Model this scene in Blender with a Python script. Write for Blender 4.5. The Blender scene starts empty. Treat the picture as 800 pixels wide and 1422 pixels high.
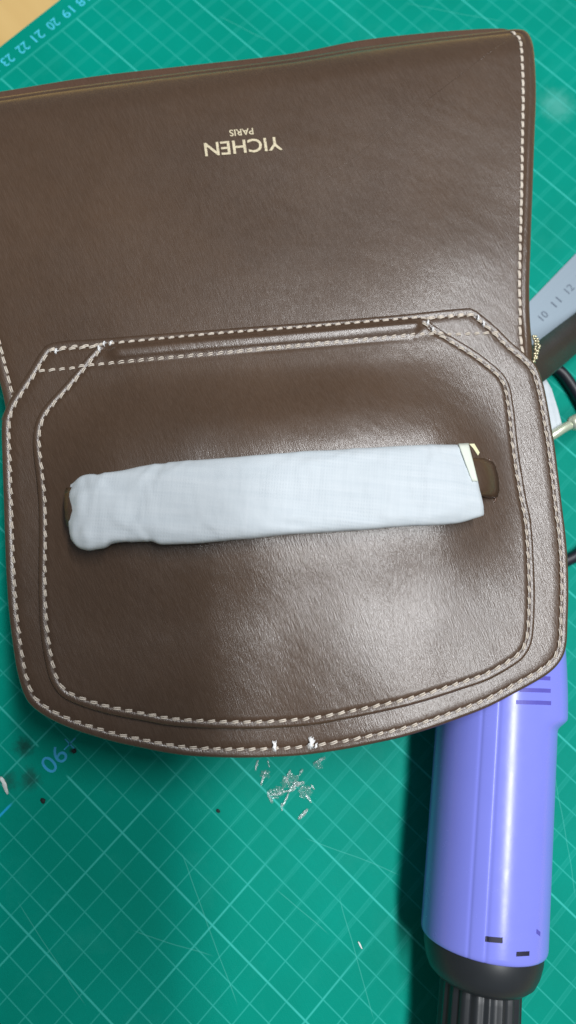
import bpy, bmesh, math, random
from mathutils import Vector, Matrix, noise
random.seed(7)
S = 0.01                      # everything is laid out in centimetres and stored in metres
sc = bpy.context.scene
col = sc.collection

# ------------------------------------------------------------------ camera
F_PX, W_PX, H_PX, CAM_H = 950.0, 800.0, 1422.0, 29.4555
RT = Vector((0.99887652, 0.0, 0.04738874))
UP = Vector((-0.00882579, 0.98250384, 0.18603309))
FW = Vector((0.04655962, 0.18624233, -0.98140002))
cd = bpy.data.cameras.new('camera')
cam = bpy.data.objects.new('camera', cd); col.objects.link(cam)
cam.matrix_world = Matrix(((RT.x, UP.x, -FW.x, 0), (RT.y, UP.y, -FW.y, 0), (RT.z, UP.z, -FW.z, CAM_H*S), (0, 0, 0, 1)))
cd.sensor_fit = 'VERTICAL'; cd.sensor_height = 36; cd.lens = F_PX/H_PX*36
cd.clip_start = 0.005; cd.clip_end = 50
cd.dof.use_dof = True; cd.dof.focus_distance = 0.248; cd.dof.aperture_fstop = 7.5
sc.camera = cam
# ------------------------------------------------------------------ light
w = bpy.data.worlds.new('World'); sc.world = w; w.use_nodes = True
bg = w.node_tree.nodes['Background']
bg.inputs[0].default_value = (0.92, 0.96, 1.0, 1); bg.inputs[1].default_value = 0.16
def area(name, loc, target, sx, sy, power, color):
    l = bpy.data.lights.new(name, 'AREA'); l.shape = 'RECTANGLE'; l.size = sx; l.size_y = sy; l.energy = power; l.color = color
    o = bpy.data.objects.new(name, l); col.objects.link(o); o.location = loc
    d = Vector(target)-Vector(loc); z = -d.normalized(); y = Vector((0, 1, 0)); x = y.cross(z).normalized(); y = z.cross(x)
    o.matrix_world = Matrix(((x.x, y.x, z.x, loc[0]), (x.y, y.y, z.y, loc[1]), (x.z, y.z, z.z, loc[2]), (0, 0, 0, 1)))
    return o
area('ceiling_tube', (0.44, 0.10, 1.55), (0.03, 0.02, 0.03), 0.13, 1.5, 35, (0.97, 0.985, 1.0))
sc.view_settings.view_transform = 'Standard'; sc.view_settings.look = 'None'
sc.view_settings.exposure = 0; sc.view_settings.gamma = 1; sc.view_settings.use_curve_mapping = False

# ------------------------------------------------------------------ geometry helpers (cm)
def px(x, y, z=0.0):
    d = RT*((x-W_PX/2)/F_PX) - UP*((y-H_PX/2)/F_PX) + FW
    s = (z-CAM_H)/d.z
    return Vector((d.x*s, d.y*s, z))
def sm(a, b, x):
    t = min(1.0, max(0.0, (x-a)/(b-a))); return t*t*(3-2*t)
def catmull(P, closed, step):
    n = len(P); out = []
    for i in range(n if closed else n-1):
        p0 = P[(i-1) % n] if closed or i > 0 else P[i]; p1 = P[i]; p2 = P[(i+1) % n]
        p3 = P[(i+2) % n] if closed or i+2 < n else p2
        for k in range(12):
            t = k/12
            out.append(0.5*((2*p1)+(p2-p0)*t+(2*p0-5*p1+4*p2-p3)*t*t+(3*p1-p0-3*p2+p3)*t**3))
    if not closed: out.append(P[-1].copy())
    return resample(out, closed, step)
def resample(P, closed, step):
    Q = list(P)+([P[0]] if closed else [])
    L = [0.0]
    for a, b in zip(Q, Q[1:]): L.append(L[-1]+(b-a).length)
    n = max(2, round(L[-1]/step)); out = []; j = 0
    for i in range(n if closed else n+1):
        s = L[-1]*i/n
        while j < len(L)-2 and L[j+1] < s: j += 1
        d = L[j+1]-L[j]; t = (s-L[j])/d if d > 1e-9 else 0
        out.append(Q[j].lerp(Q[j+1], t))
    return out
def poly_area(P):
    return 0.5*sum(a.x*b.y-b.x*a.y for a, b in zip(P, P[1:]+P[:1]))
def offset_in(P, d):
    s = 1 if poly_area(P) > 0 else -1; n = len(P); out = []
    for i in range(n):
        t = (P[(i+2) % n]-P[(i-2) % n]); nn = Vector((-t.y, t.x, 0)).normalized()*s
        out.append(P[i]+nn*d)
    return out
def inside(P, x, y):
    c = False; n = len(P); j = n-1
    for i in range(n):
        a, b = P[i], P[j]
        if (a.y > y) != (b.y > y) and x < (b.x-a.x)*(y-a.y)/(b.y-a.y)+a.x: c = not c
        j = i
    return c
def mesh(name, V, Fc, mat, parent=None, smooth=True, kind=None, label=None):
    me = bpy.data.meshes.new(name); me.from_pydata([tuple(Vector(v)*S) for v in V], [], Fc); me.update()
    bm = bmesh.new(); bm.from_mesh(me); bmesh.ops.recalc_face_normals(bm, faces=bm.faces); bm.to_mesh(me); bm.free()
    if smooth:
        for p in me.polygons: p.use_smooth = True
    me.materials.append(mat)
    return link(name, me, parent, kind, label)
def link(name, me, parent=None, kind=None, label=None):
    o = bpy.data.objects.new(name, me); col.objects.link(o)
    if parent is not None:
        o.parent = parent
        if parent.type == 'EMPTY': o.matrix_parent_inverse = Matrix.Translation(-parent.location)
    if kind: o['kind'] = kind
    if label: o['label'] = label
    return o
def tag(o, label, cat, group=None):
    o['label'] = label; o['category'] = cat
    if group: o['group'] = group
    return o
def thing(name, loc, label, cat, group=None):
    o = bpy.data.objects.new(name, None); col.objects.link(o); o.location = Vector(loc)*S; o.empty_display_size = 0.02
    return tag(o, label, cat, group)
def layer(name, P, zf, thick, mat, parent, prof, nr=26, label=None):
    """a leather sheet with outline P: prof = [(inset, dz)...] for its edge, then rings to the middle"""
    n = len(P); V = []; c = sum(P, Vector())/n
    def ring(R, dz):
        V.extend([Vector((p.x, p.y, zf(p.x, p.y)+dz)) for p in R])
    ring(P, -thick)
    for d, dz in prof: ring(offset_in(P, d) if d else P, dz)
    base = offset_in(P, prof[-1][0])
    for k in range(1, nr): ring([c+(p-c)*(1-k/nr) for p in base], 0)
    nrg = len(V)//n; Fc = []
    for r in range(nrg-1):
        for i in range(n):
            j = (i+1) % n; Fc.append((r*n+i, r*n+j, (r+1)*n+j, (r+1)*n+i))
    V.append(Vector((c.x, c.y, zf(c.x, c.y)))); m = len(V)-1; r = nrg-1
    for i in range(n): Fc.append((r*n+i, r*n+(i+1) % n, m))
    Fc.append(tuple(range(n)))
    return mesh(name, V, Fc, mat, parent, label=label)
def tube(V, Fc, pts, rad, seg=8, cap=True):
    """append a tube along pts (rad: number or list)"""
    b0 = len(V); n = len(pts); up0 = Vector((0, 0, 1))
    for i, p in enumerate(pts):
        t = (pts[min(n-1, i+1)]-pts[max(0, i-1)]).normalized()
        u = t.cross(up0)
        if u.length < 1e-4: u = Vector((1, 0, 0))
        u.normalize(); v = u.cross(t); r = rad[i] if isinstance(rad, (list, tuple)) else rad
        for k in range(seg):
            a = 2*math.pi*k/seg; V.append(p+u*math.cos(a)*r+v*math.sin(a)*r)
    for i in range(n-1):
        for k in range(seg):
            l = (k+1) % seg; Fc.append((b0+i*seg+k, b0+i*seg+l, b0+(i+1)*seg+l, b0+(i+1)*seg+k))
    if cap:
        Fc.append(tuple(b0+k for k in range(seg))); Fc.append(tuple(b0+(n-1)*seg+k for k in range(seg)))
def sweep(pts, prof, upf=None):
    """closed 2-D section prof [(side, up)] swept along pts"""
    V = []; Fc = []; n = len(pts); m = len(prof)
    for i, p in enumerate(pts):
        t = (pts[min(n-1, i+1)]-pts[max(0, i-1)]).normalized()
        u = t.cross(Vector((0, 0, 1))).normalized(); v = u.cross(t)
        for a, b in prof: V.append(p+u*a+v*b)
    for i in range(n-1):
        for k in range(m):
            l = (k+1) % m; Fc.append((i*m+k, i*m+l, (i+1)*m+l, (i+1)*m+k))
    Fc.append(tuple(range(m))); Fc.append(tuple((n-1)*m+k for k in range(m)))
    return V, Fc
def text_mesh(s, org, xd, yd, width, height, zoff, mat, name, parent, thick=0.004, weight=0.0):
    cu = bpy.data.curves.new('t', 'FONT'); cu.body = s; cu.extrude = 0.02; cu.offset = weight; cu.resolution_u = 4
    to = bpy.data.objects.new('t', cu); col.objects.link(to)
    me = bpy.data.meshes.new_from_object(to.evaluated_get(bpy.context.evaluated_depsgraph_get()))
    bpy.data.objects.remove(to)
    xs = [v.co.x for v in me.vertices]; ys = [v.co.y for v in me.vertices]
    x0, x1, y0, y1 = min(xs), max(xs), min(ys), max(ys)
    xd = xd.normalized(); yd = yd.normalized()
    for v in me.vertices:
        q = org+xd*((v.co.x-x0)/(x1-x0)*width)+yd*((v.co.y-y0)/(y1-y0)*height)
        v.co = (q+Vector((0, 0, zoff+(thick if v.co.z > 0 else -thick))))*S
    me.materials.append(mat); me.name = name
    return link(name, me, parent)

# ------------------------------------------------------------------ materials
class NT:
    def __init__(s, name):
        s.m = bpy.data.materials.new(name); s.m.use_nodes = True; s.t = s.m.node_tree; s.b = s.t.nodes['Principled BSDF']
    def n(s, ty, ins=None, **kw):
        nd = s.t.nodes.new(ty)
        for k, v in kw.items(): setattr(nd, k, v)
        for k, v in (ins or {}).items():
            if isinstance(v, bpy.types.NodeSocket): s.t.links.new(v, nd.inputs[k])
            else: nd.inputs[k].default_value = v
        return nd
    def math(s, op, a, b=None, c=None, clamp=False):
        ins = {0: a}
        if b is not None: ins[1] = b
        if c is not None: ins[2] = c
        nd = s.n('ShaderNodeMath', ins, operation=op); nd.use_clamp = clamp; return nd.outputs[0]
    def mix(s, f, a, b):
        nd = s.n('ShaderNodeMix', {0: f, 6: a, 7: b}, data_type='RGBA'); return nd.outputs[2]
    def ramp(s, f, stops):
        nd = s.n('ShaderNodeValToRGB', {0: f}); e = nd.color_ramp.elements
        e[0].position, e[0].color = stops[0]; e[1].position, e[1].color = stops[1]
        for p, c in stops[2:]: x = e.new(p); x.color = c
        return nd.outputs[0]
    def coord(s, kind='Object'): return s.n('ShaderNodeTexCoord').outputs[kind]
    def mapped(s, v, scale, rot=0):
        r = s.n('ShaderNodeMapping', {0: v, 2: (0, 0, rot)}, vector_type='POINT').outputs[0]
        return s.n('ShaderNodeMapping', {0: r, 3: scale}, vector_type='POINT').outputs[0]
    def noise(s, v, scale, detail=3, rough=.5):
        return s.n('ShaderNodeTexNoise', {'Vector': v, 'Scale': scale, 'Detail': detail, 'Roughness': rough}).outputs['Fac']
    def set(s, k, v):
        if isinstance(v, bpy.types.NodeSocket): s.t.links.new(v, s.b.inputs[k])
        else: s.b.inputs[k].default_value = v
def g(v): return (v, v, v, 1)
def srgb(r, gg, b):
    f = lambda c: (c/255/12.92) if c/255 <= .04045 else ((c/255+.055)/1.055)**2.4
    return (f(r), f(gg), f(b), 1)
def plain(name, c, rough=.5, metal=0, spec=.5, nz=0.06, nscale=300, bump=0):
    k = NT(name); v = k.coord(); f = k.noise(v, nscale, 3)
    lo = tuple(x*(1-nz*2) for x in c[:3])+(1,); hi = tuple(min(1, x*(1+nz*2)) for x in c[:3])+(1,)
    k.set('Base Color', k.mix(f, lo, hi)); k.set('Metallic', metal); k.set('Specular IOR Level', spec)
    k.set('Roughness', k.math('ADD', rough-.06, k.math('MULTIPLY', k.noise(v, nscale*.4, 2), .12)))
    if bump: k.set('Normal', k.n('ShaderNodeBump', {'Strength': bump, 'Distance': .0004, 'Height': k.noise(v, nscale*3, 3)}).outputs[0])
    return k.m
def leather(name, c, rough=.37, streak=.20, rot=1.12):
    k = NT(name); v = k.coord()
    big = k.noise(v, 16, 4, .6); mid = k.noise(v, 70, 3); fold = k.noise(k.mapped(v, (22, 48, 30), rot-.5), 1, 3, .55)
    st = k.noise(k.mapped(v, (170, 2300, 900), rot), 1, 3, .7)
    st2 = k.noise(k.mapped(v, (260, 2900, 900), rot+.28), 1, 2, .6)
    blot = k.noise(v, 420, 3, .65)
    a = (c[0]*.74, c[1]*.70, c[2]*.66, 1); b = (c[0]*1.25, c[1]*1.22, c[2]*1.18, 1)
    base = k.mix(k.math('MULTIPLY_ADD', big, 1.6, -.3, True), a, b)
    sp = k.math('MULTIPLY_ADD', st, 3.0, -1.15, True)
    base = k.mix(k.math('MULTIPLY', sp, .42), base, (c[0]*1.6, c[1]*1.6, c[2]*1.65, 1))
    base = k.mix(k.math('MULTIPLY', k.math('MULTIPLY_ADD', blot, 2.5, -.9, True), .22), base, a)
    k.set('Base Color', base)
    r = k.math('ADD', rough-.20, k.math('MULTIPLY', mid, .14)); r = k.math('ADD', r, k.math('MULTIPLY', st, .22)); r = k.math('ADD', r, k.math('MULTIPLY', blot, .10))
    k.set('Roughness', r); k.set('Specular IOR Level', .5); k.set('Coat Weight', k.math('MULTIPLY_ADD', sp, .5, .6)); k.set('Coat Roughness', k.math('MULTIPLY_ADD', st, .18, .12))
    h = k.math('ADD', k.math('MULTIPLY', st, 1.0), k.math('ADD', k.math('MULTIPLY', st2, .7), k.math('MULTIPLY', blot, .5)))
    nm0 = k.n('ShaderNodeBump', {'Strength': .26, 'Distance': .0016, 'Height': fold}).outputs[0]
    nm = k.n('ShaderNodeBump', {'Strength': streak, 'Distance': .0004, 'Height': h, 'Normal': nm0}).outputs[0]; k.set('Normal', nm); k.set('Coat Normal', nm)
    return k.m
BROWN = srgb(71, 53, 38)
M_leather = leather('brown_leather', BROWN)
M_edge = leather('brown_leather_gusset', srgb(80, 56, 40), .5, .3)
M_strap = leather('dark_strap_leather', srgb(34, 26, 20), .6, .3)
M_thread = plain('cream_thread', srgb(212, 201, 187), .6, bump=.5, nscale=900)
M_knot = plain('white_thread', srgb(236, 236, 236), .6, nscale=900)
M_gold = plain('pale_gold_metal', srgb(226, 218, 186), .3, .8)
def foil():
    k = NT('gold_foil_lettering'); v = k.coord(); f = k.math('MULTIPLY_ADD', k.noise(v, 1300, 3, .7), 5, -2.55, True)
    k.set('Base Color', k.mix(k.math('MULTIPLY', f, .75), srgb(222, 209, 178), BROWN)); k.set('Roughness', .42); k.set('Metallic', .2); return k.m
M_foil = foil()
M_black = plain('black_plastic', srgb(34, 38, 42), .42, nz=.05)
M_cord = plain('black_cord_rubber', srgb(24, 27, 36), .45)
M_dark = plain('dark_slot', srgb(24, 22, 50), .6)
M_slot = plain('purple_slot', srgb(86, 82, 178), .5)
M_wood = None
def purple():
    k = NT('purple_plastic'); v = k.coord()
    f = k.noise(v, 40, 3)
    k.set('Base Color', k.mix(f, srgb(124, 131, 226), srgb(132, 139, 234)))
    k.set('Roughness', k.math('ADD', .17, k.math('MULTIPLY', k.noise(v, 160, 4, .7), .16))); k.set('Specular IOR Level', .5)
    k.set('Normal', k.n('ShaderNodeBump', {'Strength': .04, 'Distance': .0003, 'Height': k.noise(v, 500, 2)}).outputs[0])
    return k.m
M_purple = purple()
def paper():
    k = NT('white_wrapping_paper'); v = k.coord()
    wv = k.mapped(v, (1, 1, 1), .075)
    s = k.n('ShaderNodeSeparateXYZ', {0: wv})
    a = k.noise(k.mapped(wv, (900, 60, 60)), 1, 2); b = k.noise(k.mapped(wv, (40, 420, 60)), 1, 2)
    wv2 = k.n('ShaderNodeTexWave', {'Vector': wv, 'Scale': 330.0, 'Distortion': 1.5, 'Detail': 2.0}, wave_type='BANDS', bands_direction='X').outputs['Fac']
    wv3 = k.n('ShaderNodeTexWave', {'Vector': wv, 'Scale': 260.0, 'Distortion': 1.5, 'Detail': 2.0}, wave_type='BANDS', bands_direction='Y').outputs['Fac']
    patch = k.math('MULTIPLY_ADD', k.noise(v, 60, 2), 3, -1.1, True)
    weave = k.math('MULTIPLY', k.math('MULTIPLY', wv2, wv3), patch)
    f = k.math('ADD', k.math('MULTIPLY', a, .35), k.math('MULTIPLY', b, .65))
    base = k.mix(k.math('MULTIPLY_ADD', f, 1.2, -.1, True), srgb(184, 194, 201), srgb(206, 213, 218))
    base = k.mix(k.math('MULTIPLY', weave, .24), base, srgb(164, 178, 190))
    k.set('Base Color', base); k.set('Roughness', .62); k.set('Specular IOR Level', .35)
    h = k.math('ADD', k.math('MULTIPLY', f, .45), k.math('MULTIPLY', weave, .25)); h = k.math('ADD', h, k.math('MULTIPLY', k.noise(v, 180, 3), 1.2))
    k.set('Normal', k.n('ShaderNodeBump', {'Strength': .4, 'Distance': .0005, 'Height': h}).outputs[0])
    return k.m
M_paper = paper()
M_tape = plain('yellowed_tape', srgb(222, 220, 178), .5, nz=.05)
def steel():
    k = NT('brushed_steel'); v = k.coord()
    s = k.noise(k.mapped(v, (60, 4000, 60), -.72), 1, 3)
    k.set('Base Color', k.mix(s, srgb(122, 138, 150), srgb(142, 156, 168))); k.set('Metallic', .35)
    k.set('Roughness', k.math('ADD', .42, k.math('MULTIPLY', s, .2)))
    return k.m
M_steel = steel()
def film():
    k = NT('clear_plastic'); v = k.coord()
    nm = k.n('ShaderNodeBump', {'Strength': .9, 'Distance': .0008, 'Height': k.noise(v, 900, 3)}).outputs[0]
    gl = k.n('ShaderNodeBsdfGlossy', {'Color': (.95, 1, 1, 1), 'Roughness': .22, 'Normal': nm}).outputs[0]
    df = k.n('ShaderNodeBsdfDiffuse', {'Color': (.8, .9, .9, 1)}).outputs[0]; tr = k.n('ShaderNodeBsdfTransparent').outputs[0]
    m1 = k.n('ShaderNodeMixShader', {0: .45, 1: gl, 2: df}).outputs[0]
    f = k.math('MULTIPLY_ADD', k.noise(v, 1000, 3, .7), 1.7, -.62, True)
    m2 = k.n('ShaderNodeMixShader', {0: f, 1: tr, 2: m1}).outputs[0]
    k.t.links.new(m2, k.t.nodes['Material Output'].inputs[0]); return k.m
M_film = film()
# --- cutting mat: printed grid (object space = grid space, 1 unit = 1 m)
def matmat():
    k = NT('green_mat_vinyl'); v = k.coord()
    c = k.n('ShaderNodeVectorMath', {0: v, 3: 100.0}, operation='SCALE').outputs[0]
    s = k.n('ShaderNodeSeparateXYZ', {0: c}); u, vv = s.outputs[0], s.outputs[1]
    def lines(x, period, half, off=0, soft=.022):
        f = k.math('PINGPONG', k.math('SUBTRACT', x, off), period/2) if period else k.math('ABSOLUTE', k.math('SUBTRACT', x, off))
        return k.math('SUBTRACT', 1, k.math('SMOOTHSTEP', f, half-soft, half+soft)) if False else k.n('ShaderNodeMapRange', {0: f, 1: max(0, half-soft), 2: half+soft, 3: 1.0, 4: 0.0}, interpolation_type='SMOOTHSTEP').outputs[0]
    wear = k.noise(v, 22, 3); wear2 = k.noise(v, 90, 3)
    mx = lambda a, b: k.math('MAXIMUM', a, b)
    mul = lambda a, b: k.math('MULTIPLY', a, b)
    def sstep(x, a, b): return k.n('ShaderNodeMapRange', {0: x, 1: a, 2: b, 3: 0.0, 4: 1.0}, interpolation_type='SMOOTHSTEP').outputs[0]
    lv = mul(lines(vv, 1.0, .022), .62); lv = mx(lv, mul(lines(vv, 5.0, .036, 3.0), .95))
    one = lines(u, 1.0, .022); bold = lines(u, 5.0, .034, 2.0)
    dbl = mx(lines(u, 1.0, .018, .075), lines(u, 1.0, .018, -.075))
    side = sstep(k.math('ADD', vv, mul(wear, 4.0)), 6.0, 10.0)
    far = sstep(vv, 18, 24)
    lu1 = mx(mul(one, .50), mul(bold, .8)); lu2 = mx(mul(dbl, .22), mul(lines(u, 1.0, .10), .10))
    lu = k.n('ShaderNodeMix', {0: side, 2: lu1, 3: lu2}).outputs[0]
    lu = mul(lu, k.n('ShaderNodeMapRange', {0: far, 3: 1.0, 4: .75}).outputs[0])
    grid = mx(lv, lu)
    inb = mul(sstep(u, -27.06, -26.98), mul(sstep(vv, 47.1, 47.0), sstep(vv, -13.1, -13.0)))
    grid = mul(grid, inb)
    grid = mx(grid, mul(mul(lines(u, 0, .03, -27.0), .5), sstep(vv, 47.05, 47.0)))
    # gap in the lines round the printed 90
    d90 = k.n('ShaderNodeVectorMath', {0: c, 1: (-2.0, 3.1, 0)}, operation='DISTANCE').outputs['Value']
    grid = mul(grid, sstep(d90, .75, .95))
    blue = mul(lines(u, 0, .045, -2.0), sstep(vv, .9, .6))
    grid = mul(grid, k.math('MULTIPLY_ADD', wear2, .7, .62, True))
    tone = k.mix(k.math('MULTIPLY_ADD', wear, 1.6, -.3, True), (0, .23, .165, 1), (0, .30, .228, 1))
    tone = k.mix(mul(k.noise(v, 700, 2), .25), tone, (0, .18, .14, 1))
    base = k.mix(mul(grid, .52), tone, srgb(84, 216, 206))
    base = k.mix(mul(blue, .9), base, srgb(40, 170, 226))
    cut = None
    for ang, off, ln0, ln1 in CUTS:
        d0 = k.math('ADD', mul(u, math.cos(ang)), mul(vv, math.sin(ang))); d1 = k.math('ADD', mul(u, -math.sin(ang)), mul(vv, math.cos(ang)))
        wig = k.math('MULTIPLY_ADD', k.noise(v, 18, 2), .5, -.25)
        q = mul(lines(k.math('ADD', d0, wig), 0, .012, off, .014), mul(sstep(d1, ln0, ln0+.6), sstep(d1, ln1, ln1-.6)))
        cut = q if cut is None else mx(cut, q)
    base = k.mix(mul(cut, .35), base, srgb(96, 200, 190))
    base = k.mix(mul(k.math('MULTIPLY_ADD', k.noise(v, 38, 4, .7), 3.2, -1.75, True), .12), base, srgb(70, 180, 165))
    # dirt smudges and a faint pale patch, each with its own ragged shape
    def spot(x, y, r0, r1, amt, colr, base, nz=.5):
        dd = k.n('ShaderNodeVectorMath', {0: c, 1: (x, y, 0)}, operation='DISTANCE').outputs['Value']
        dd = k.math('ADD', dd, k.math('MULTIPLY_ADD', k.noise(v, 260, 4, .7), nz*2, -nz))
        return k.mix(mul(k.n('ShaderNodeMapRange', {0: dd, 1: r0, 2: r1, 3: 1.0, 4: 0.0}, interpolation_type='SMOOTHSTEP').outputs[0], amt), base, colr)
    for (x, y, r0, r1, amt, cc, nz) in SPOTS: base = spot(x, y, r0, r1, amt, cc, base, nz)
    k.set('Base Color', base); k.set('Specular IOR Level', .05)
    k.set('Roughness', k.math('MULTIPLY_ADD', wear2, .16, .42))
    hh = k.math('ADD', k.noise(v, 2200, 2), k.math('MULTIPLY', k.noise(k.mapped(v, (60, 1500, 60), .3), 1, 2), .5))
    k.set('Normal', k.n('ShaderNodeBump', {'Strength': .22, 'Distance': .0003, 'Height': hh}).outputs[0])
    return k.m
# grid frame on the table
GU = Vector((0.72783461, -0.68575271, 0)); GV = Vector((0.68575271, 0.72783461, 0)); GO = Vector((-8.72636396, -8.29725207, 0))
def uv_of(p): q = Vector((p.x, p.y, 0))-GO; return q.dot(GU), q.dot(GV)
def from_uv(u, v, z=0.0): q = GO+GU*u+GV*v; q.z = z; return q
SPOTS = []
CUTS = []
for (x0, y0, x1, y1) in [(250, 1180, 330, 1400), (420, 1160, 560, 1220), (470, 1240, 520, 1420), (180, 1290, 300, 1330), (770, 1060, 800, 1250), (20, 1250, 120, 1400), (560, 5, 700, 30), (300, 20, 380, 60), (380, 1230, 460, 1300)]:
    a0, b0 = uv_of(px(x0, y0)); a1, b1 = uv_of(px(x1, y1)); L = math.hypot(a1-a0, b1-b0); tx, ty = (a1-a0)/L, (b1-b0)/L
    ang = math.atan2(-tx, ty); CUTS.append((ang, a0*math.cos(ang)+b0*math.sin(ang), -a0*math.sin(ang)+b0*math.cos(ang), -a1*math.sin(ang)+b1*math.cos(ang)))
    if CUTS[-1][2] > CUTS[-1][3]: CUTS[-1] = CUTS[-1][:2]+(CUTS[-1][3], CUTS[-1][2])
for (x, y, r0, r1, amt, cc, nz) in [(33, 1037, .05, .55, .75, srgb(28, 44, 42), .35), (42, 1082, .0, .6, .65, srgb(34, 52, 50), .4), (12, 1085, .0, .5, .5, srgb(34, 56, 54), .4),
                                    (773, 146, .0, 1.3, .2, srgb(150, 226, 222), .6), (100, 1043, .0, .16, .7, srgb(24, 40, 40), .08)]:
    a, b = uv_of(px(x, y)); SPOTS.append((a, b, r0, r1, amt, cc, nz))

# ------------------------------------------------------------------ the setting: table and cutting mat
def wood():
    k = NT('tan_table_wood'); v = k.coord(); f = k.noise(k.mapped(v, (4, 90, 20), .9), 1, 4)
    k.set('Base Color', k.mix(f, srgb(196, 160, 98), srgb(216, 184, 122))); k.set('Roughness', .5); return k.m
T = 120
V = [(-T, -T, -.36), (T, -T, -.36), (T, T, -.36), (-T, T, -.36), (-T, -T, -3), (T, -T, -3), (T, T, -3), (-T, T, -3)]
mesh('tabletop', V, [(0, 1, 2, 3), (4, 5, 6, 7), (0, 1, 5, 4), (1, 2, 6, 5), (2, 3, 7, 6), (3, 0, 4, 7)], wood(), smooth=False, kind='structure')
M_mat = matmat()
u0, u1, v0, v1 = -28.42, 19.4+2, -14.4, 48.4
u1 = 33.0
bm = bmesh.new()
vs = [bm.verts.new(Vector(q)*S) for q in [(u0, v0, -.355), (u1, v0, -.355), (u1, v1, -.355), (u0, v1, -.355), (u0, v0, 0), (u1, v0, 0), (u1, v1, 0), (u0, v1, 0)]]
for q in [(3, 2, 1, 0), (4, 5, 6, 7), (0, 1, 5, 4), (1, 2, 6, 5), (2, 3, 7, 6), (3, 0, 4, 7)]: bm.faces.new([vs[i] for i in q])
bmesh.ops.bevel(bm, geom=[e for e in bm.edges], offset=.05*S, segments=2, affect='EDGES')
me = bpy.data.meshes.new('cutting_mat'); bm.to_mesh(me); bm.free(); me.materials.append(M_mat)
mat_o = bpy.data.objects.new('cutting_mat', me); col.objects.link(mat_o)
mat_o.matrix_world = Matrix(((GU.x, GV.x, 0, GO.x*S), (GU.y, GV.y, 0, GO.y*S), (0, 0, 1, 0), (0, 0, 0, 1)))
tag(mat_o, 'green self-healing cutting mat printed with a pale centimetre grid under everything', 'cutting mat')
M_print = plain('cyan_print', srgb(70, 196, 226), .5, nz=.12, nscale=500)
M_print2 = plain('blue_print', srgb(44, 164, 214), .5, nz=.15, nscale=500)
inv = mat_o.matrix_world.inverted()
def mat_text(s, u, v, wd, ht, m, slant=0):
    o = text_mesh(s, from_uv(u, v)+GV*(wd/2)+GU*(-ht/2), -GV, GU, wd, ht, .004, m, 'printed_number', None, .002)
    o.parent = mat_o; o.matrix_parent_inverse = inv; return o
for n in range(14, 27): mat_text(str(n), -27.56, 47-n-.06, .62, .50, M_print)
mat_text('90', -2.0, 3.08, 1.0, .72, M_print2)
def mat_bar(u, v, a, b, m):
    V = [from_uv(u-a, v-b, .003), from_uv(u+a, v-b, .003), from_uv(u+a, v+b, .003), from_uv(u-a, v+b, .003)]
    o = mesh('printed_mark', V, [(0, 1, 2, 3)], m, None, False); o.parent = mat_o; o.matrix_parent_inverse = inv
a, b = uv_of(px(97, 1033)); mat_bar(a, b, .025, .32, M_print2); mat_bar(a, b, .28, .025, M_print2)

# ------------------------------------------------------------------ handbag
ZF = 5.15                                  # top of the flap
FLAP = [(68, 476), (100, 471), (135, 469), (300, 456), (444, 445), (561, 435), (640, 427), (658, 428), (672, 438), (690, 453), (710, 473), (730, 490), (746, 507), (754, 526), (760, 550), (768, 596),
        (772, 620), (778, 668), (783, 710), (787, 742), (790, 780), (791, 820), (790, 860), (788, 896), (780, 918), (760, 938), (720, 961), (680, 982), (640, 998), (600, 1012), (560, 1024), (520, 1033),
        (480, 1041), (440, 1047), (400, 1051), (337, 1053), (272, 1051), (230, 1046), (195, 1039), (162, 1032), (130, 1023), (97, 1012), (65, 997), (42, 980), (31, 962), (23, 935), (17, 900), (11, 850),
        (7.5, 800), (5.5, 750), (4, 700), (2, 640), (1, 592), (5, 570), (15, 550), (37, 517), (55, 488)]
PANEL = [(138, 477), (160, 474), (300, 461), (444, 450), (561, 440), (590, 441), (604, 451), (628, 466), (660, 486), (680, 501), (698, 517), (709, 536), (715, 570), (720, 612), (727, 660), (733, 695), (738, 720), (741, 750), (743, 785),
         (744, 820), (743, 860), (740, 890), (732, 908), (718, 922), (680, 944), (640, 958), (600, 971), (560, 982), (520, 991), (480, 999), (435, 1007), (370, 1012), (305, 1012), (240, 1008), (200, 1001), (162, 994),
         (130, 986), (97, 974), (80, 962), (69, 944), (63, 922), (57, 887), (54, 850), (53, 800), (54, 750), (54, 712), (53, 690), (50, 660), (46, 630), (45, 604), (50, 582), (62, 562), (92, 529), (122, 492)]
HA, HB = px(88, 706, 6), px(676, 663, 6)              # handle ends
hc = (HA+HB)/2; ha = (HB-HA); ha.z = 0; hl = ha.length/2; ha.normalize(); hb = Vector((-ha.y, ha.x, 0))
def ab(x, y): q = Vector((x-hc.x, y-hc.y, 0)); return q.dot(ha), q.dot(hb)
low = px(400, 1045, ZF).y; topy = px(400, 480, ZF).y
def wob(x, y, s, amp): return noise.noise(Vector((x/s, y/s, 3.1)))*amp
def z_flap(x, y):
    t = sm(topy-3, low, y) if False else min(1, max(0, (topy-y)/(topy-low)))
    a, b = ab(x, y)
    return ZF-(.40+.45*sm(6.5, 0, x))*t**2.8+wob(x, y, 4.5, .05)+.04*math.sin(a*.55)*t
def on_flap(x, y, dz=0.0):
    p = px(x, y, ZF)
    for _ in range(3): p = px(x, y, z_flap(p.x, p.y)+dz)
    return Vector((p.x, p.y, 0))
flapP = catmull([on_flap(x, y) for x, y in FLAP], True, .11)
panP = catmull([on_flap(x, y, .17) for x, y in PANEL], True, .11)
RA = [px(x, y, ZF) for x, y in [(72, 486), (140, 481), (297, 466), (444, 455), (580, 444), (652, 438)]]
RB = [px(x, y, ZF) for x, y in [(58, 515), (140, 508), (297, 494), (444, 480), (585, 467), (688, 462)]]
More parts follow.
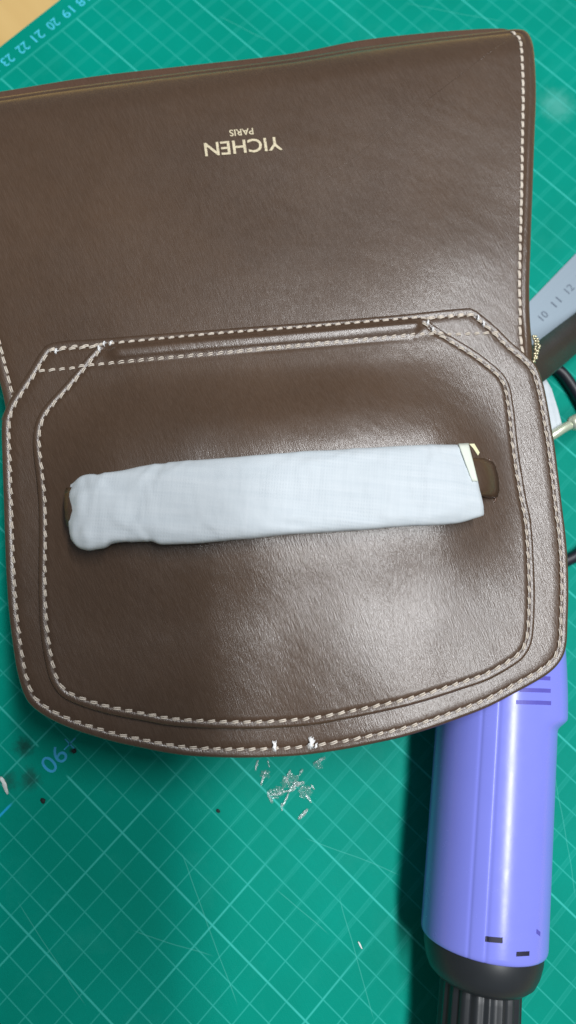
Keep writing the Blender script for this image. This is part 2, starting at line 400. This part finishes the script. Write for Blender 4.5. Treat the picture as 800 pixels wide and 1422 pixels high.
def liney(R, x):
    for p, q in zip(R, R[1:]):
        if x <= q.x or q is R[-1]: return p.y+(q.y-p.y)*(x-p.x)/(q.x-p.x)
def pillow(x, y):
    a, b = ab(x, y)
    ea = sm(hl+1.7, hl-2.2, abs(a))
    up = sm(5.0, 1.2, b); dn = sm(-4.6, -.8, b)
    return ea*(up*dn)
def z_panel(x, y):
    z = z_flap(x, y)+.17
    ya, yb = liney(RA, x), liney(RB, x)
    if yb < y < ya: z += .19*math.sin(math.pi*(y-yb)/(ya-yb))**.8*sm(px(146, 495, ZF).x, px(166, 495, ZF).x, x)*sm(px(588, 455, ZF).x, px(574, 455, ZF).x, x)
    z -= .035*math.exp(-((y-yb)/.09)**2)+.03*math.exp(-((y-ya)/.09)**2)
    a, b = ab(x, y)
    return z+.52*pillow(x, y)+.30*sm(-9.3, -3.6, b)*sm(yb+.2, yb-3.2, y)*sm(hl+2.0, hl-5.0, abs(a))+wob(x+9, y, 2.2, .035)*sm(yb+.1, yb-1.5, y)
bag = thing('handbag', (-1, 8, 0), 'brown leather handbag lying on its front with the stitched flap folded open', 'handbag')
# back panel (carries the foil lettering) and the deep gusset under it
BODY = [(700, 625), (735, 608), (744, 575), (744, 520), (742, 470), (739, 436), (738, 395), (740, 344), (743, 268), (744, 192), (743, 141), (741, 112), (738, 84), (735, 64), (731, 51), (724, 44), (710, 41), (675, 44), (600, 50), (500, 62), (400, 82), (260, 98),
        (195, 106), (130, 114), (65, 123), (0, 134), (-60, 142), (-92, 150), (-103, 170), (-100, 200), (-80, 270), (-50, 360), (-22, 450), (-9, 500), (3, 548), (10, 580), (24, 608), (60, 625), (200, 628), (500, 628)]
ZB = 4.9
bodyP = catmull([px(x, y, ZB-.6*sm(240, 60, y-(700-x)*.125)) for x, y in BODY], True, .14)
TA, TB = px(0, 134, ZB-.6), px(675, 44, ZB-.6); td = (TB-TA).normalized(); tn = Vector((-td.y, td.x, 0))
for p in bodyP: p.z = 0
RE0, RE1 = px(740, 90, ZB-.3), px(740, 430, ZB)
def z_body(x, y):
    de = -(Vector((x, y, 0))-Vector((TA.x, TA.y, 0))).dot(tn)
    dr = (RE0.x+(RE1.x-RE0.x)*(y-RE0.y)/(RE1.y-RE0.y))-x
    z = ZB-.6*max(0, 1-de/1.9)**2-.16*max(0, 1-max(0, dr)/.5)**2
    return z+wob(x, y, 5, .10)*sm(0, 2, de)*sm(ZF+3, ZF+12, y+0)*0.9
def z_gus(x, y): return 4.30
back = layer('back_panel', bodyP, z_body, .28, M_leather, bag, [(0, -.09), (.03, -.03), (.09, 0), (.2, 0), (.30, -.02), (.36, -.045), (.42, -.02), (.55, 0)], 40)
GUS = [(743, 590), (742, 470), (736, 395), (737, 268), (735, 141), (730, 84), (725, 62), (718, 48), (704, 39), (675, 38), (600, 43), (500, 54), (400, 73), (260, 89), (130, 104), (0, 125), (-60, 133), (-90, 150), (-95, 200), (-75, 270), (-45, 360), (-20, 450), (4, 548), (12, 590), (200, 595), (500, 593)]
gp = catmull([px(x, y, 4.55-.75*sm(240, 60, y-(700-x)*.125)) for x, y in GUS], True, .2)
for p in gp: p.z = 0
def z_g(x, y):
    de = -(Vector((x, y, 0))-Vector((TA.x, TA.y, 0))).dot(tn)
    return 4.45-.55*sm(1.6, 0.1, de)
gus = layer('gusset', gp, z_g, 3.8, M_edge, bag, [(-.10, -2.2), (-.06, -1.0), (0, -.35), (.06, -.12), (.16, -.02), (.3, 0)], 6)
gv = gus.data.vertices
for v in gv:
    if v.co.z < .008: v.co.z = 0.0
flap = layer('flap', flapP, z_flap, .27, M_leather, bag, [(0, -.10), (.02, -.05), (.06, -.012), (.11, 0), (.2, -.005), (.25, -.02), (.30, -.045), (.35, -.02), (.42, 0)], 44)
panel = layer('padded_panel', panP, z_panel, .24, M_leather, bag, [(0, -.07), (.02, -.035), (.05, -.01), (.09, 0), (.16, -.008), (.21, -.025), (.25, -.045), (.29, -.025), (.35, 0), (.45, 0)], 52)

# stitching: every stitch is two short strands dipping into the leather
def seam(name, pts, closed, zf, parent, pitch=.41, ln=.27, slant=.16, r=.025, sep=.032, lift=0.0):
    P = resample(pts, closed, pitch); n = len(P); V = []; Fc = []
    for i in range(n if closed else n):
        a, b = P[(i-1) % n] if closed or i else P[i], P[(i+1) % n] if closed or i < n-1 else P[i]
        t = (b-a); t.z = 0; t.normalize(); nn = Vector((-t.y, t.x, 0))
        L = ln*random.uniform(.88, 1.1); sl = slant+random.uniform(-.06, .06)
        d = (t*math.cos(sl)+nn*math.sin(sl)); e = Vector((-d.y, d.x, 0))
        for s in (-1, 1):
            path = []
            for q, dz in ((-.5, -.06), (-.38, .012), (-.12, .038), (.12, .038), (.38, .012), (.5, -.06)):
                c = P[i]+d*(L*q)+e*(s*sep*(1-.5*abs(q)))+nn*random.uniform(-.004, .004)
                c.z = zf(c.x, c.y)+dz-.02+lift; path.append(c)
            tube(V, Fc, path, [r*.6, r, r, r, r, r*.6], 6)
    return mesh(name, V, Fc, M_thread, parent, kind='stuff')
seam('stitching', offset_in(flapP, .30), True, z_flap, flap)
def z_top(x, y): return z_panel(x, y) if inside(panP, x, y) else z_flap(x, y)
# closed seam of the padded panel, but open along its top edge where the two straight rows run
ins = offset_in(panP, .25)
ya = [p for p in ins]
def is_top(p): return p.y > liney(RA, p.x)-.28
k0 = next(i for i in range(len(ins)) if is_top(ins[i-1]) and not is_top(ins[i]))
ring_ = ins[k0:]+ins[:k0]; ring_ = [p for p in ring_ if not is_top(p)]
seam('stitching', ring_, False, z_panel, panel)
seam('stitching', [Vector((p.x, p.y, 0)) for p in RA], False, z_top, panel, .37, .25, lift=.012)
seam('stitching', [Vector((p.x, p.y, 0)) for p in RB], False, z_top, panel, .37, .25, lift=.012)
rs = offset_in(bodyP, .36); py0 = px(0, 590, ZB).y
def on_body(x, y):
    p = px(x, y, ZB-.2)
    for _ in range(4): p = px(x, y, z_body(p.x, p.y))
    return Vector((p.x, p.y, 0))
right = catmull([on_body(x, y) for x, y in [(713, 46), (718, 50), (722, 57), (724, 70), (725, 90), (726, 112), (726, 152), (725, 200), (724, 268), (722, 344), (721, 394), (722, 430), (722, 460), (725, 486)]], False, .1)
seam('stitching', right, False, z_body, back, .40, .34, .08, .036, .03)
left = [p for p in rs if p.x < px(40, 500, ZB).x and p.y < px(0, 170, ZB).y]; left.sort(key=lambda p: p.y)
seam('stitching', left, False, z_body, back, .40, .32, .08)
# white thread tufts left on the flap's edge and back-tacks at the row ends
def tuft(x, y, zf, spread, n, parent, rr=.022, hgt=.10):
    c0 = px(x, y, ZF); V = []; Fc = []
    for i in range(n):
        a = random.choice((1.57, 1.57, 1.57, .6))+random.uniform(-.45, .45); l = spread*random.uniform(.4, 1)
        d = Vector((math.cos(a)*.75, math.sin(a), 0))*l; pts = []
        for t in (-1, -.4, .2, .7, 1):
            q = Vector((c0.x, c0.y, 0))+d*t+Vector((random.uniform(-.03, .03), random.uniform(-.03, .03), 0))
            q.z = zf(q.x, q.y)+hgt*(1-t*t)*random.uniform(.5, 1.2)+.0; pts.append(q)
        tube(V, Fc, pts, [rr*.6, rr, rr, rr, rr*.5], 5)
    return mesh('thread_tuft', V, Fc, M_knot, parent)
tuft(382, 1041, z_flap, .20, 20, flap); tuft(434, 1036, z_flap, .24, 24, flap); tuft(441, 1040, z_flap, .12, 8, flap)
for x, y in [(146, 479), (139, 487), (155, 478)]: tuft(x, y, z_top, .15, 7, panel)
tuft(592, 452, z_top, .16, 7, panel); tuft(599, 461, z_top, .15, 6, panel); tuft(664, 442, z_top, .17, 6, flap); tuft(671, 450, z_top, .14, 5, flap); tuft(78, 488, z_flap, .12, 5, flap)
# foil lettering, upside down as the bag lies
def letters(s, a, b, h):
    A, B = px(*a, ZB), px(*b, ZB); zc = z_body((A.x+B.x)/2, (A.y+B.y)/2)
    A, B = px(*a, zc), px(*b, zc); d = B-A; y = Vector((-d.y, d.x, 0))
    o = text_mesh(s, A, d, y, d.length, h, 0.012, M_foil, 'lettering', back, .012, .012)
    return o
letters('YICHEN', (390, 190), (283, 199), .62)
letters('PARIS', (351, 178), (318, 181), .30)
# zipper end glinting at the side of the gusset
V = []; Fc = []
for i in range(11):
    q = px(742.5+3.2*math.sin(i*.35), 468+i*3.4, 4.75)
    for s in (-1, 1):
        e = Vector((s*.05+random.uniform(-.03, .03), random.uniform(-.02, .02), random.uniform(-.05, .05)))
        tube(V, Fc, [q+e+Vector((-.05, 0, 0)), q+e+Vector((.05, .02, .03))], .05, 6)
mesh('zipper_teeth', V, Fc, M_gold, gus)
# carrying handle: a leather strap arching between two slits
def arch(t):     # t -1..1 along the handle
    return .75*math.sqrt(max(0, 1-abs(t)**3.2))
hpts = []
NH = 60
for i in range(NH+1):
    t = -.972+2.017*i/NH; p = hc+ha*(hl*t); zz = z_panel(p.x, p.y)
    e = abs(t); dz = .52-.50*sm(.965, 1.05, e)
    hpts.append(Vector((p.x, p.y, zz+dz)))
pr = [(-.66, -.16), (-.7, 0), (-.66, .16), (-.45, .25), (0, .29), (.45, .25), (.66, .16), (.7, 0), (.66, -.16), (.4, -.22), (-.4, -.22)]
V, Fc = sweep(hpts, pr); mesh('handle', V, Fc, M_leather, bag)
for s in (1,):
    c0 = hc+ha*(s*(hl*1.045)); V = []; Fc = []
    ring0 = []
    for i in range(25):
        th = -math.pi/2+math.pi*i/24; q = c0+ha*(s*.14*math.cos(th))+hb*(.80*math.sin(th)); q.z = z_panel(q.x, q.y)-.01; ring0.append(q)
    tube(V, Fc, ring0, .06, 8); mesh('handle_slit', V, Fc, M_edge, panel)

# ------------------------------------------------------------------ paper wrapped round the handle
WT = [(92, 662), (112, 656), (138, 653), (170, 651), (190, 647), (232, 642), (320, 635), (400, 629), (500, 623), (580, 618), (640, 614), (652, 613)]
WB = [(92, 748), (106, 760), (141, 760), (157, 753), (203, 750), (232, 756), (320, 749), (400, 742), (500, 736), (580, 730), (640, 724), (677, 712)]
ZW = z_panel(hc.x, hc.y)+.72
wt = catmull([px(x, y, ZW) for x, y in WT], False, .12); wb = catmull([px(x, y, ZW) for x, y in WB], False, .12)
NS = 150
wt = resample(wt, False, 13.5/NS); wb = resample(wb, False, 13.5/NS); NS = min(len(wt), len(wb))
CREASE = [(-4.9, .3, .9, .07), (-5.6, -.6, -1.2, .06), (-3.9, .6, 1.6, .045), (-2.6, -.9, -.8, .04), (1.2, .5, 2.2, .03), (4.4, -.3, 1.1, .04), (5.7, .4, -.5, .05), (-6.2, .2, .4, .06)]
V = []; Fc = []; SEG = 56
for i in range(NS):
    a, b = wt[i*(len(wt)-1)//(NS-1)], wb[i*(len(wb)-1)//(NS-1)]; c = (a+b)/2; hwd = (a-b).length/2; d = (a-b).normalized()
    t = i/(NS-1); endl = sm(0, .035, t)
    zc = z_panel(c.x, c.y)+.62; hh = .12+.27*math.sqrt(max(0, endl)); 
    if t > .93: hh -= .10*sm(.93, 1, t)
    c = c-ha*(0 if t > .02 else 0)
    for k in range(SEG):
        an = 2*math.pi*k/SEG; cs, sn = math.cos(an), math.sin(an)
        e = 2/4.2
        X = math.copysign(abs(cs)**e, cs)*hwd*(.90+.10*endl); Y = math.copysign(abs(sn)**(2/2.4), sn)*hh
        q = c+d*X; q.z = zc+Y
        nz = noise.noise(Vector((q.x*.9, q.y*2.2, k*.15)))*.05+noise.noise(Vector((q.x*3, q.y*3, q.z*3)))*.018
        if t < .14: nz += noise.noise(Vector((q.x*2.6, q.y*2.2, 5)))*.12*sm(.14, .03, t)
        al = (q-hc).dot(ha); be = (q-hc).dot(hb)
        for (a0, b0, sl, am) in CREASE:
            dd = (al-a0)-(be-b0)*sl; nz += am*math.exp(-abs(dd)/.10)*sm(1.6, .2, abs(be-b0))
        for (a0, sl, am) in ((-4.4, .55, .05), (-5.5, -.7, -.045), (5.0, .25, .035), (-1.0, 1.4, .02)):
            nz += am*sm(-.035, .035, (al-a0)-be*sl)*sm(3.0, 0, (al-a0)-be*sl)
        nz += .03*sm(-.03, .03, be+.45+.06*al)*sm(6.2, 4.5, abs(al))
        nz -= .03*abs(noise.noise(Vector((al*.7+be*.9, be*2.6, 8))))
        q += (d*cs*.5+Vector((0, 0, sn)))*nz
        V.append(q)
for i in range(NS-1):
    for k in range(SEG):
        l = (k+1) % SEG; Fc.append((i*SEG+k, i*SEG+l, (i+1)*SEG+l, (i+1)*SEG+k))
# crumpled closed left end
cl = sum((V[k] for k in range(SEG)), Vector())/SEG-ha*.16; V.append(cl)
for k in range(SEG): Fc.append((k, (k+1) % SEG, len(V)-1))
wrap_root = thing('paper_wrap', (hc.x, hc.y, ZF), 'white paper sleeve wrapped round the carrying handle of the brown bag', 'paper wrap')
wr_verts = list(V); wr = mesh('sleeve', V, Fc, M_paper, wrap_root)
md = wr.modifiers.new('thickness', 'SOLIDIFY'); md.thickness = .0004
# folded pale strip and yellowed tape at the open right end
def strip(name, quad, z, mat, parent, th=.03):
    n = len(quad); V = [px(x, y, z)+Vector((0, 0, dz)) for (x, y, dz) in quad]+[px(x, y, z)+Vector((0, 0, dz-th)) for (x, y, dz) in quad]
    Fc = [tuple(range(n)), tuple(range(n, 2*n))]+[(i, (i+1) % n, n+(i+1) % n, n+i) for i in range(n)]
    return mesh(name, V, Fc, mat, parent, False)
zr = z_panel(HB.x-.5, HB.y)+.62
def wrap_top(x, y):
    q = Vector((x, y, 0)); i = min(range(NS), key=lambda i: ((wt[i*(len(wt)-1)//(NS-1)]+wb[i*(len(wb)-1)//(NS-1)])/2-Vector((x, y, ZW))).length if False else abs(((wt[i*(len(wt)-1)//(NS-1)]+wb[i*(len(wb)-1)//(NS-1)])/2-Vector((x, y, ZW))).dot(ha)))
    return max(v.z for v in V_wrap[i*SEG:(i+1)*SEG])
V_wrap = list(wr_verts)
def lattice(name, L, Rr, zf, mat, parent, n=10, m=4, lift=.02):
    V = []; Fc = []
    for i in range(n+1):
        t = i/n
        for j in range(m+1):
            f = j/m; x = (L[0][0]+(L[1][0]-L[0][0])*t)*(1-f)+(Rr[0][0]+(Rr[1][0]-Rr[0][0])*t)*f; y = (L[0][1]+(L[1][1]-L[0][1])*t)*(1-f)+(Rr[0][1]+(Rr[1][1]-Rr[0][1])*t)*f
            p = px(x, y, ZW); p = px(x, y, zf(p.x, p.y, t)+lift); V.append(p)
    for i in range(n):
        for j in range(m): Fc.append((i*(m+1)+j, i*(m+1)+j+1, (i+1)*(m+1)+j+1, (i+1)*(m+1)+j))
    o = mesh(name, V, Fc, mat, parent); md = o.modifiers.new('thickness', 'SOLIDIFY'); md.thickness = .0003; return o
M_fold = plain('pale_paper_fold', srgb(214, 220, 208), .6, nz=.05)
lattice('paper_fold', ((637, 616), (656, 668)), ((650.5, 615), (664, 668)), lambda x, y, t: wrap_top(x, y)-.36*(1-(1-min(1, .97*(1-t))**4.2)**.4167), M_fold, wrap_root, 12, 5, .035)
strip('tape_curl', [(653, 615, -.12), (660, 615, -.10), (669, 626, -.22), (667, 630, -.25), (659, 621, -.14)], zr, M_tape, wrap_root, .05)

# ------------------------------------------------------------------ heat gun
r = 2.25
G1, G2 = px(685.5, 1050, r), px(671, 1300, r)
gd = (G1-G2).normalized(); gx = Vector((gd.y, -gd.x, 0)); zz = Vector((0, 0, 1))
rim = px(668, 1340, 2*r); rim.z = r; rim = G2+gd*((rim-G2).dot(gd))
def P_gun(t, th, rad): return rim+gd*t+(gx*math.cos(th)+zz*math.sin(th))*rad
gun = thing('heat_gun', (rim.x, rim.y, 0), 'purple plastic heat gun with black end lying half under the flap', 'heat gun')
sh = px(772, 1003, r); tsh = (sh-rim).dot(gd)
TL = (px(783, 690, r)-rim).dot(gd)
def body_r(t, th):
    c = max(0, math.cos(th)); k = sm(tsh-.25, tsh+.25, t)
    rr = r+k*(.34-.75*sm(tsh, TL, t))*sm(.35, .95, c)
    rr *= 1-.03*sm(6, 0, t)*0
    for a0 in (2.12, 1.86): rr -= .022*math.exp(-((th-a0)/.022)**2)
    return rr
def lathe(ts, seg, rf, mat, name, parent, capa=True, label=None):
    V = []; Fc = []
    for t, sc_ in ts:
        for k in range(seg):
            th = 2*math.pi*k/seg; V.append(P_gun(t, th, rf(t, th)*sc_))
    for i in range(len(ts)-1):
        for k in range(seg):
            l = (k+1) % seg; Fc.append((i*seg+k, i*seg+l, (i+1)*seg+l, (i+1)*seg+k))
    Fc.append(tuple(range(seg))); Fc.append(tuple((len(ts)-1)*seg+k for k in range(seg)))
    return mesh(name, V, Fc, mat, parent, label=label)
TL = (px(783, 690, r)-rim).dot(gd)
ts = [(0.0, .90), (0.0, .965), (.04, .985), (.12, .997), (.22, 1.0)]+[(.22+(tsh-.5-.22)*i/8, 1.0) for i in range(1, 9)]+[(tsh-.5+i*.1, 1.0) for i in range(1, 11)]+[(tsh+.5+(TL-.6-tsh-.5)*i/10, 1.0) for i in range(1, 11)]+[(TL-.4, .98), (TL-.15, .93), (TL, .82), (TL, .4)]
body = lathe(ts, 320, body_r, M_purple, 'housing', gun)
lathe([(.25, .93), (0, .95), (-.35, .94), (-.75, .90), (-1.05, .84), (-1.25, .74), (-1.3, .5)], 64, lambda t, th: r, M_black, 'collar', gun)
lathe([(-1.0, .60), (-1.6, .62), (-3, .63), (-5.5, .64), (-6.5, .6), (-6.6, .3)], 96, lambda t, th: r*(1+.03*(1 if math.sin(th*20) > 0 else -1)), M_black, 'ribbed_neck', gun)
def patch(name, a, b, wd, mat, raise_=.012):
    """a slot drawn on the housing from pixel a to pixel b, wd cm wide"""
    V = []; Fc = []; n = 10; out = []
    for i in range(n+1):
        q = Vector((a[0]+(b[0]-a[0])*i/n, a[1]+(b[1]-a[1])*i/n))
        # meet the ray with the cylinder
        o = Vector((0, 0, CAM_H)); d = (px(q.x, q.y, 0)-o)
        oc = o-rim; dd = d-gd*d.dot(gd); oo = oc-gd*oc.dot(gd)
        A = dd.dot(dd); B = 2*dd.dot(oo); C = oo.dot(oo)-(r)**2; D = max(0, B*B-4*A*C)
        p = o+d*((-B-math.sqrt(D))/(2*A)); t = (p-rim).dot(gd); x = (p-rim-gd*t)
        out.append((t, math.atan2(x.dot(zz), x.dot(gx))))
    for (t, th) in out:
        e = body_r(t, th)
        for (tt, h) in ((-wd/2, -.06), (-wd/2, raise_), (wd/2, raise_), (wd/2, -.06)): V.append(P_gun(t+tt, th, e+h))
    for i in range(n):
        for k in range(4): l = (k+1) % 4; Fc.append((i*4+k, i*4+l, i*4+4+l, i*4+4+k))
    Fc += [(0, 1, 2, 3), tuple(n*4+k for k in range(4))]
    return mesh(name, V, Fc, mat, body, False)
for y, x0 in ((944, 735), (964, 720), (976, 716)): pass
for y, x0, x1 in ((941, 738, 762), (958, 722, 762), (975, 717, 762)): patch('vent_slot', (x0, y), (x1, y+1), .14, M_slot)
patch('vent_hole', (674, 1304), (698, 1306), .17, M_dark); patch('vent_hole', (717, 1325), (735, 1324), .14, M_dark); patch('vent_hole', (745, 1293), (750, 1297), .14, M_slot)

# ------------------------------------------------------------------ things to the right of the bag
d = (px(800, 352)-px(742, 412)).normalized(); nrm = Vector((d.y, -d.x, 0)); A0 = px(742, 412, .1)-d*6
V = []; RW = 2.8
for z in (.005, .105):
    for (a, b) in ((0, 0), (26, 0), (26, RW), (0, RW)): q = A0+d*a+nrm*b; q.z = z; V.append(q)
ruler = thing('steel_ruler', (A0.x+d.x*8, A0.y+d.y*8, 0), 'grey steel ruler lying on the mat beside the bag under the dark strap', 'ruler')
mesh('blade', V, [(0, 1, 2, 3), (4, 5, 6, 7), (0, 1, 5, 4), (1, 2, 6, 5), (2, 3, 7, 6), (3, 0, 4, 7)], M_steel, ruler, False)
M_ink = plain('etched_ink', srgb(78, 92, 108), .6)
for i, s in enumerate(('10', '11', '12', '13', '14')):
    q = px(755, 438, .106); base = q+d*(i*.98)
    text_mesh(s, base-d*.24+nrm*.18, d, -nrm, .44, .36, .003, M_ink, 'etched_number', ruler, .001)
for i in range(60):
    q = px(755, 438, .106)-d*1.0+d*(i*.098*1)+nrm*(RW-1.05); l = .5 if i % 10 == 0 else .28
# dark strap from the bag's side
sp = [px(728, 515, 3.6), px(746, 502, 3.2), px(764, 488, 2.5), px(785, 471, 1.6), px(808, 453, .8), px(840, 428, .35), px(900, 385, .22), px(960, 350, .22)]
sp = catmull(sp, False, .3)
V, Fc = sweep(sp, [(-.64, -.13), (-.68, 0), (-.64, .13), (0, .17), (.78, .13), (.82, 0), (.78, -.13)])
tag(mesh('leather_strap', V, Fc, M_strap), "dark brown leather strap running off from the bag's side over the ruler", 'strap')
# heat-gun cord
cp = [px(738, 500, .28), px(757, 505, .28), (px(776, 514, .28)), px(790, 530, .28), px(806, 556, .28), px(835, 610, .28), px(848, 680, .28), px(835, 735, .28), px(805, 768, .28), px(770, 785, .28), px(720, 800, .28), px(690, 790, .28)]
V = []; Fc = []; tube(V, Fc, catmull(cp, False, .2), .26, 12)
tag(mesh('power_cord', V, Fc, M_cord), 'black rubber power cord looping over the mat beside the flap', 'cord')
# white paper sheet under the flap
q0 = [(735, 515, 2.6), (757, 524, 2.5), (766, 540, 2.2), (775, 568, 2.0), (781, 592, 1.9), (776, 606, 1.9), (760, 612, 2.0), (700, 600, 2.3), (690, 540, 2.6)]
V = []; n = len(q0)
for dz in (0, -.02):
    for x, y, z in q0: p = px(x, y, z); p.z += dz; V.append(p)
Fc = [tuple(range(n)), tuple(range(n, 2*n))]+[(i, (i+1) % n, n+(i+1) % n, n+i) for i in range(n)]
# metal clasp
cps = [px(755, 612, 2.0), px(770, 603, 2.1), px(784, 594, 2.1), px(796, 588, 2.0), px(815, 577, 1.8), px(835, 566, 1.5)]
clasp = thing('metal_clasp', (px(780, 596, 0).x, px(780, 596, 0).y, 0), "pale shiny metal clasp poking out from under the flap's right edge", 'clasp')
Vc, Fcc = [], []; tube(Vc, Fcc, catmull(cps, False, .12), .2, 10)
M_clasp = plain('pale_clasp_metal', srgb(206, 214, 190), .35, .5)
mesh('bar', Vc, Fcc, M_clasp, clasp)
Vc, Fcc = [], []; tube(Vc, Fcc, [px(792, 590, 2.05), px(795, 588.5, 2.05), px(803, 584, 1.95), px(806, 582, 1.9)], [.24, .32, .32, .24], 12)
mesh('barrel', Vc, Fcc, M_clasp, clasp)
tag(mesh('paper_sheet', V, Fc, M_paper, None, False), "white paper edge peeking out between the flap and the mat near the metal clasp", 'paper')

# ------------------------------------------------------------------ the phone that takes the picture, just behind the lens
phone = thing('smartphone', (0, 0, CAM_H+.3), 'dark smartphone held level above the open bag', 'smartphone')
def slab(name, x0, x1, y0, y1, z0, z1, rad, mat, parent):
    C = []
    for cx, cy, a0 in ((x1-rad, y1-rad, 0), (x0+rad, y1-rad, 1), (x0+rad, y0+rad, 2), (x1-rad, y0+rad, 3)):
        for k in range(7): a = (a0+k/6)*math.pi/2; C.append((cx+rad*math.cos(a), cy+rad*math.sin(a)))
    n = len(C); V = []; o = Vector((0, 0, CAM_H))
    for z, q in ((z0, .06), (z0+.08, 0), (z1-.08, 0), (z1, .06)):
        for x, y in C:
            mx_, my_ = (x0+x1)/2, (y0+y1)/2
            V.append(o+RT*(x-math.copysign(q, x-mx_))+UP*(y-math.copysign(q, y-my_))-FW*z)
    Fc = [tuple(range(n)), tuple(3*n+i for i in range(n))]+[(k*n+i, k*n+(i+1) % n, (k+1)*n+(i+1) % n, (k+1)*n+i) for k in range(3) for i in range(n)]
    return mesh(name, V, Fc, mat, parent)
slab('casing', -1.0, 6.5, -14.4, 1.5, .30, 1.1, .9, M_black, phone)

# ------------------------------------------------------------------ scraps and crumbs on the mat
def scrap(x, y, l, wd, ang, mat, name, label, cat, group, curl=.12):
    c = px(x, y); V = []; Fc = []; n = 7
    a = Vector((math.cos(ang), math.sin(ang), 0)); b = Vector((-a.y, a.x, 0))
    for i in range(n):
        t = i/(n-1)*2-1
        for s in (-1, 0, 1):
            q = c+a*(t*l/2)+b*(s*wd/2*(1-.5*t*t)*random.uniform(.7, 1.2)); q.z = .012+curl*random.uniform(.0, 1)*(1 if s else .5); V.append(q)
    for i in range(n-1):
        for k in range(2): Fc.append((i*3+k, i*3+k+1, i*3+k+4, i*3+k+3))
    V[3*3+1].z = .005
    o = mesh(name, V, Fc, mat); m = o.modifiers.new('thickness', 'SOLIDIFY'); m.thickness = .0001
    return tag(o, label, cat, group)
for (x, y, l, wd, an) in [(357, 1060, .35, .14, 1.3), (371, 1059, .25, .1, 1.8), (367, 1080, .6, .12, 1.25), (386, 1098, .9, .16, .25), (401, 1078, .45, .2, 1.2), (416, 1072, .4, .2, 1.0), (405, 1092, .6, .22, .6), (418, 1090, .5, .2, .1),
                            (434, 1093, .3, .1, 2.2), (444, 1056, .5, .2, .5), (398, 1107, .5, .12, 1.1), (390, 1118, .3, .12, 1.6), (428, 1107, .45, .16, 2.2), (420, 1130, .5, .2, .8), (378, 1108, .4, .16, 2.0)]:
    scrap(x+random.uniform(-3, 3), y+random.uniform(-3, 3), l*random.uniform(.7, 1.3), wd*random.uniform(.45, .9), an, M_film, 'plastic_scrap', "tiny clear plastic shaving on the mat below the flap's white thread tufts", 'plastic scrap', 'clear plastic shavings')
for (x, y, rr, seed) in [(402, 1084, .62, 1), (384, 1099, .5, 2), (424, 1098, .5, 3), (368, 1074, .34, 4), (441, 1062, .32, 5)]:
    c = px(x, y); n = 16; V = []; Fc = []; idx = {}
    for i in range(n):
        for j in range(n):
            a, b = (i/(n-1)*2-1), (j/(n-1)*2-1); ang = math.atan2(b, a)
            if math.hypot(a, b) > .72+.3*noise.noise(Vector((math.cos(ang)*1.6, math.sin(ang)*1.6, seed*3.3))): continue
            q = c+Vector((a*rr, b*rr*.7, .02+.22*abs(noise.noise(Vector((a*2.6, b*2.6, seed*7.7))))+.05*random.random())); idx[i, j] = len(V); V.append(q)
    for (i, j) in idx:
        qd = [(i, j), (i+1, j), (i+1, j+1), (i, j+1)]
        if all(t in idx for t in qd): Fc.append(tuple(idx[t] for t in qd))
    o = mesh('film_scrap', V, Fc, M_film, None, False)
    tag(o, "crumpled piece of clear film on the mat below the flap's white thread tufts", 'plastic film', 'crumpled clear film')
M_chip = plain('pale_chip', srgb(214, 222, 220), .4)
scrap(7, 1090, .75, .16, -1.1, M_chip, 'pale_chip', 'pale curled chip lying in the dark smudges near the printed 90', 'chip', None)
scrap(500, 1312, .3, .07, 2.1, M_chip, 'paper_fleck', 'tiny white fleck on the open grid between shadow and heat gun', 'fleck', None, .05)
M_crumb = plain('dark_crumb', srgb(20, 30, 30), .7, nz=.2)
def crumb(x, y, rr, label):
    c = px(x, y); V = []; Fc = []; bmm = bmesh.new(); bmesh.ops.create_icosphere(bmm, subdivisions=2, radius=rr)
    for v in bmm.verts: q = v.co*(1+noise.noise(v.co*9+Vector((x, y, 0)))*.5); q.z *= .4; V.append(c+q+Vector((0, 0, rr*.32)))
    Fc = [tuple(v.index for v in f.verts) for f in bmm.faces]; bmm.free()
    tag(mesh('dark_crumb', V, Fc, M_crumb), label, 'crumb', 'dark crumbs on the mat')
crumb(60, 1112, .10, 'black crumb on a grid line below the dark smudges')
crumb(303, 1126, .08, "black crumb on the mat a little below the flap's bottom edge")
crumb(103, 1043, .10, 'black crumb beside the printed cross close to the flap edge')

for o in bpy.data.objects:
    if o.name == 'housing': pass
print('depth gun', (rim-Vector((0, 0, CAM_H))).dot(FW), 'gun top', 2*r, 'flap under', z_flap(px(690, 985, ZF).x, px(690, 985, ZF).y)-.27, 'hl', hl)
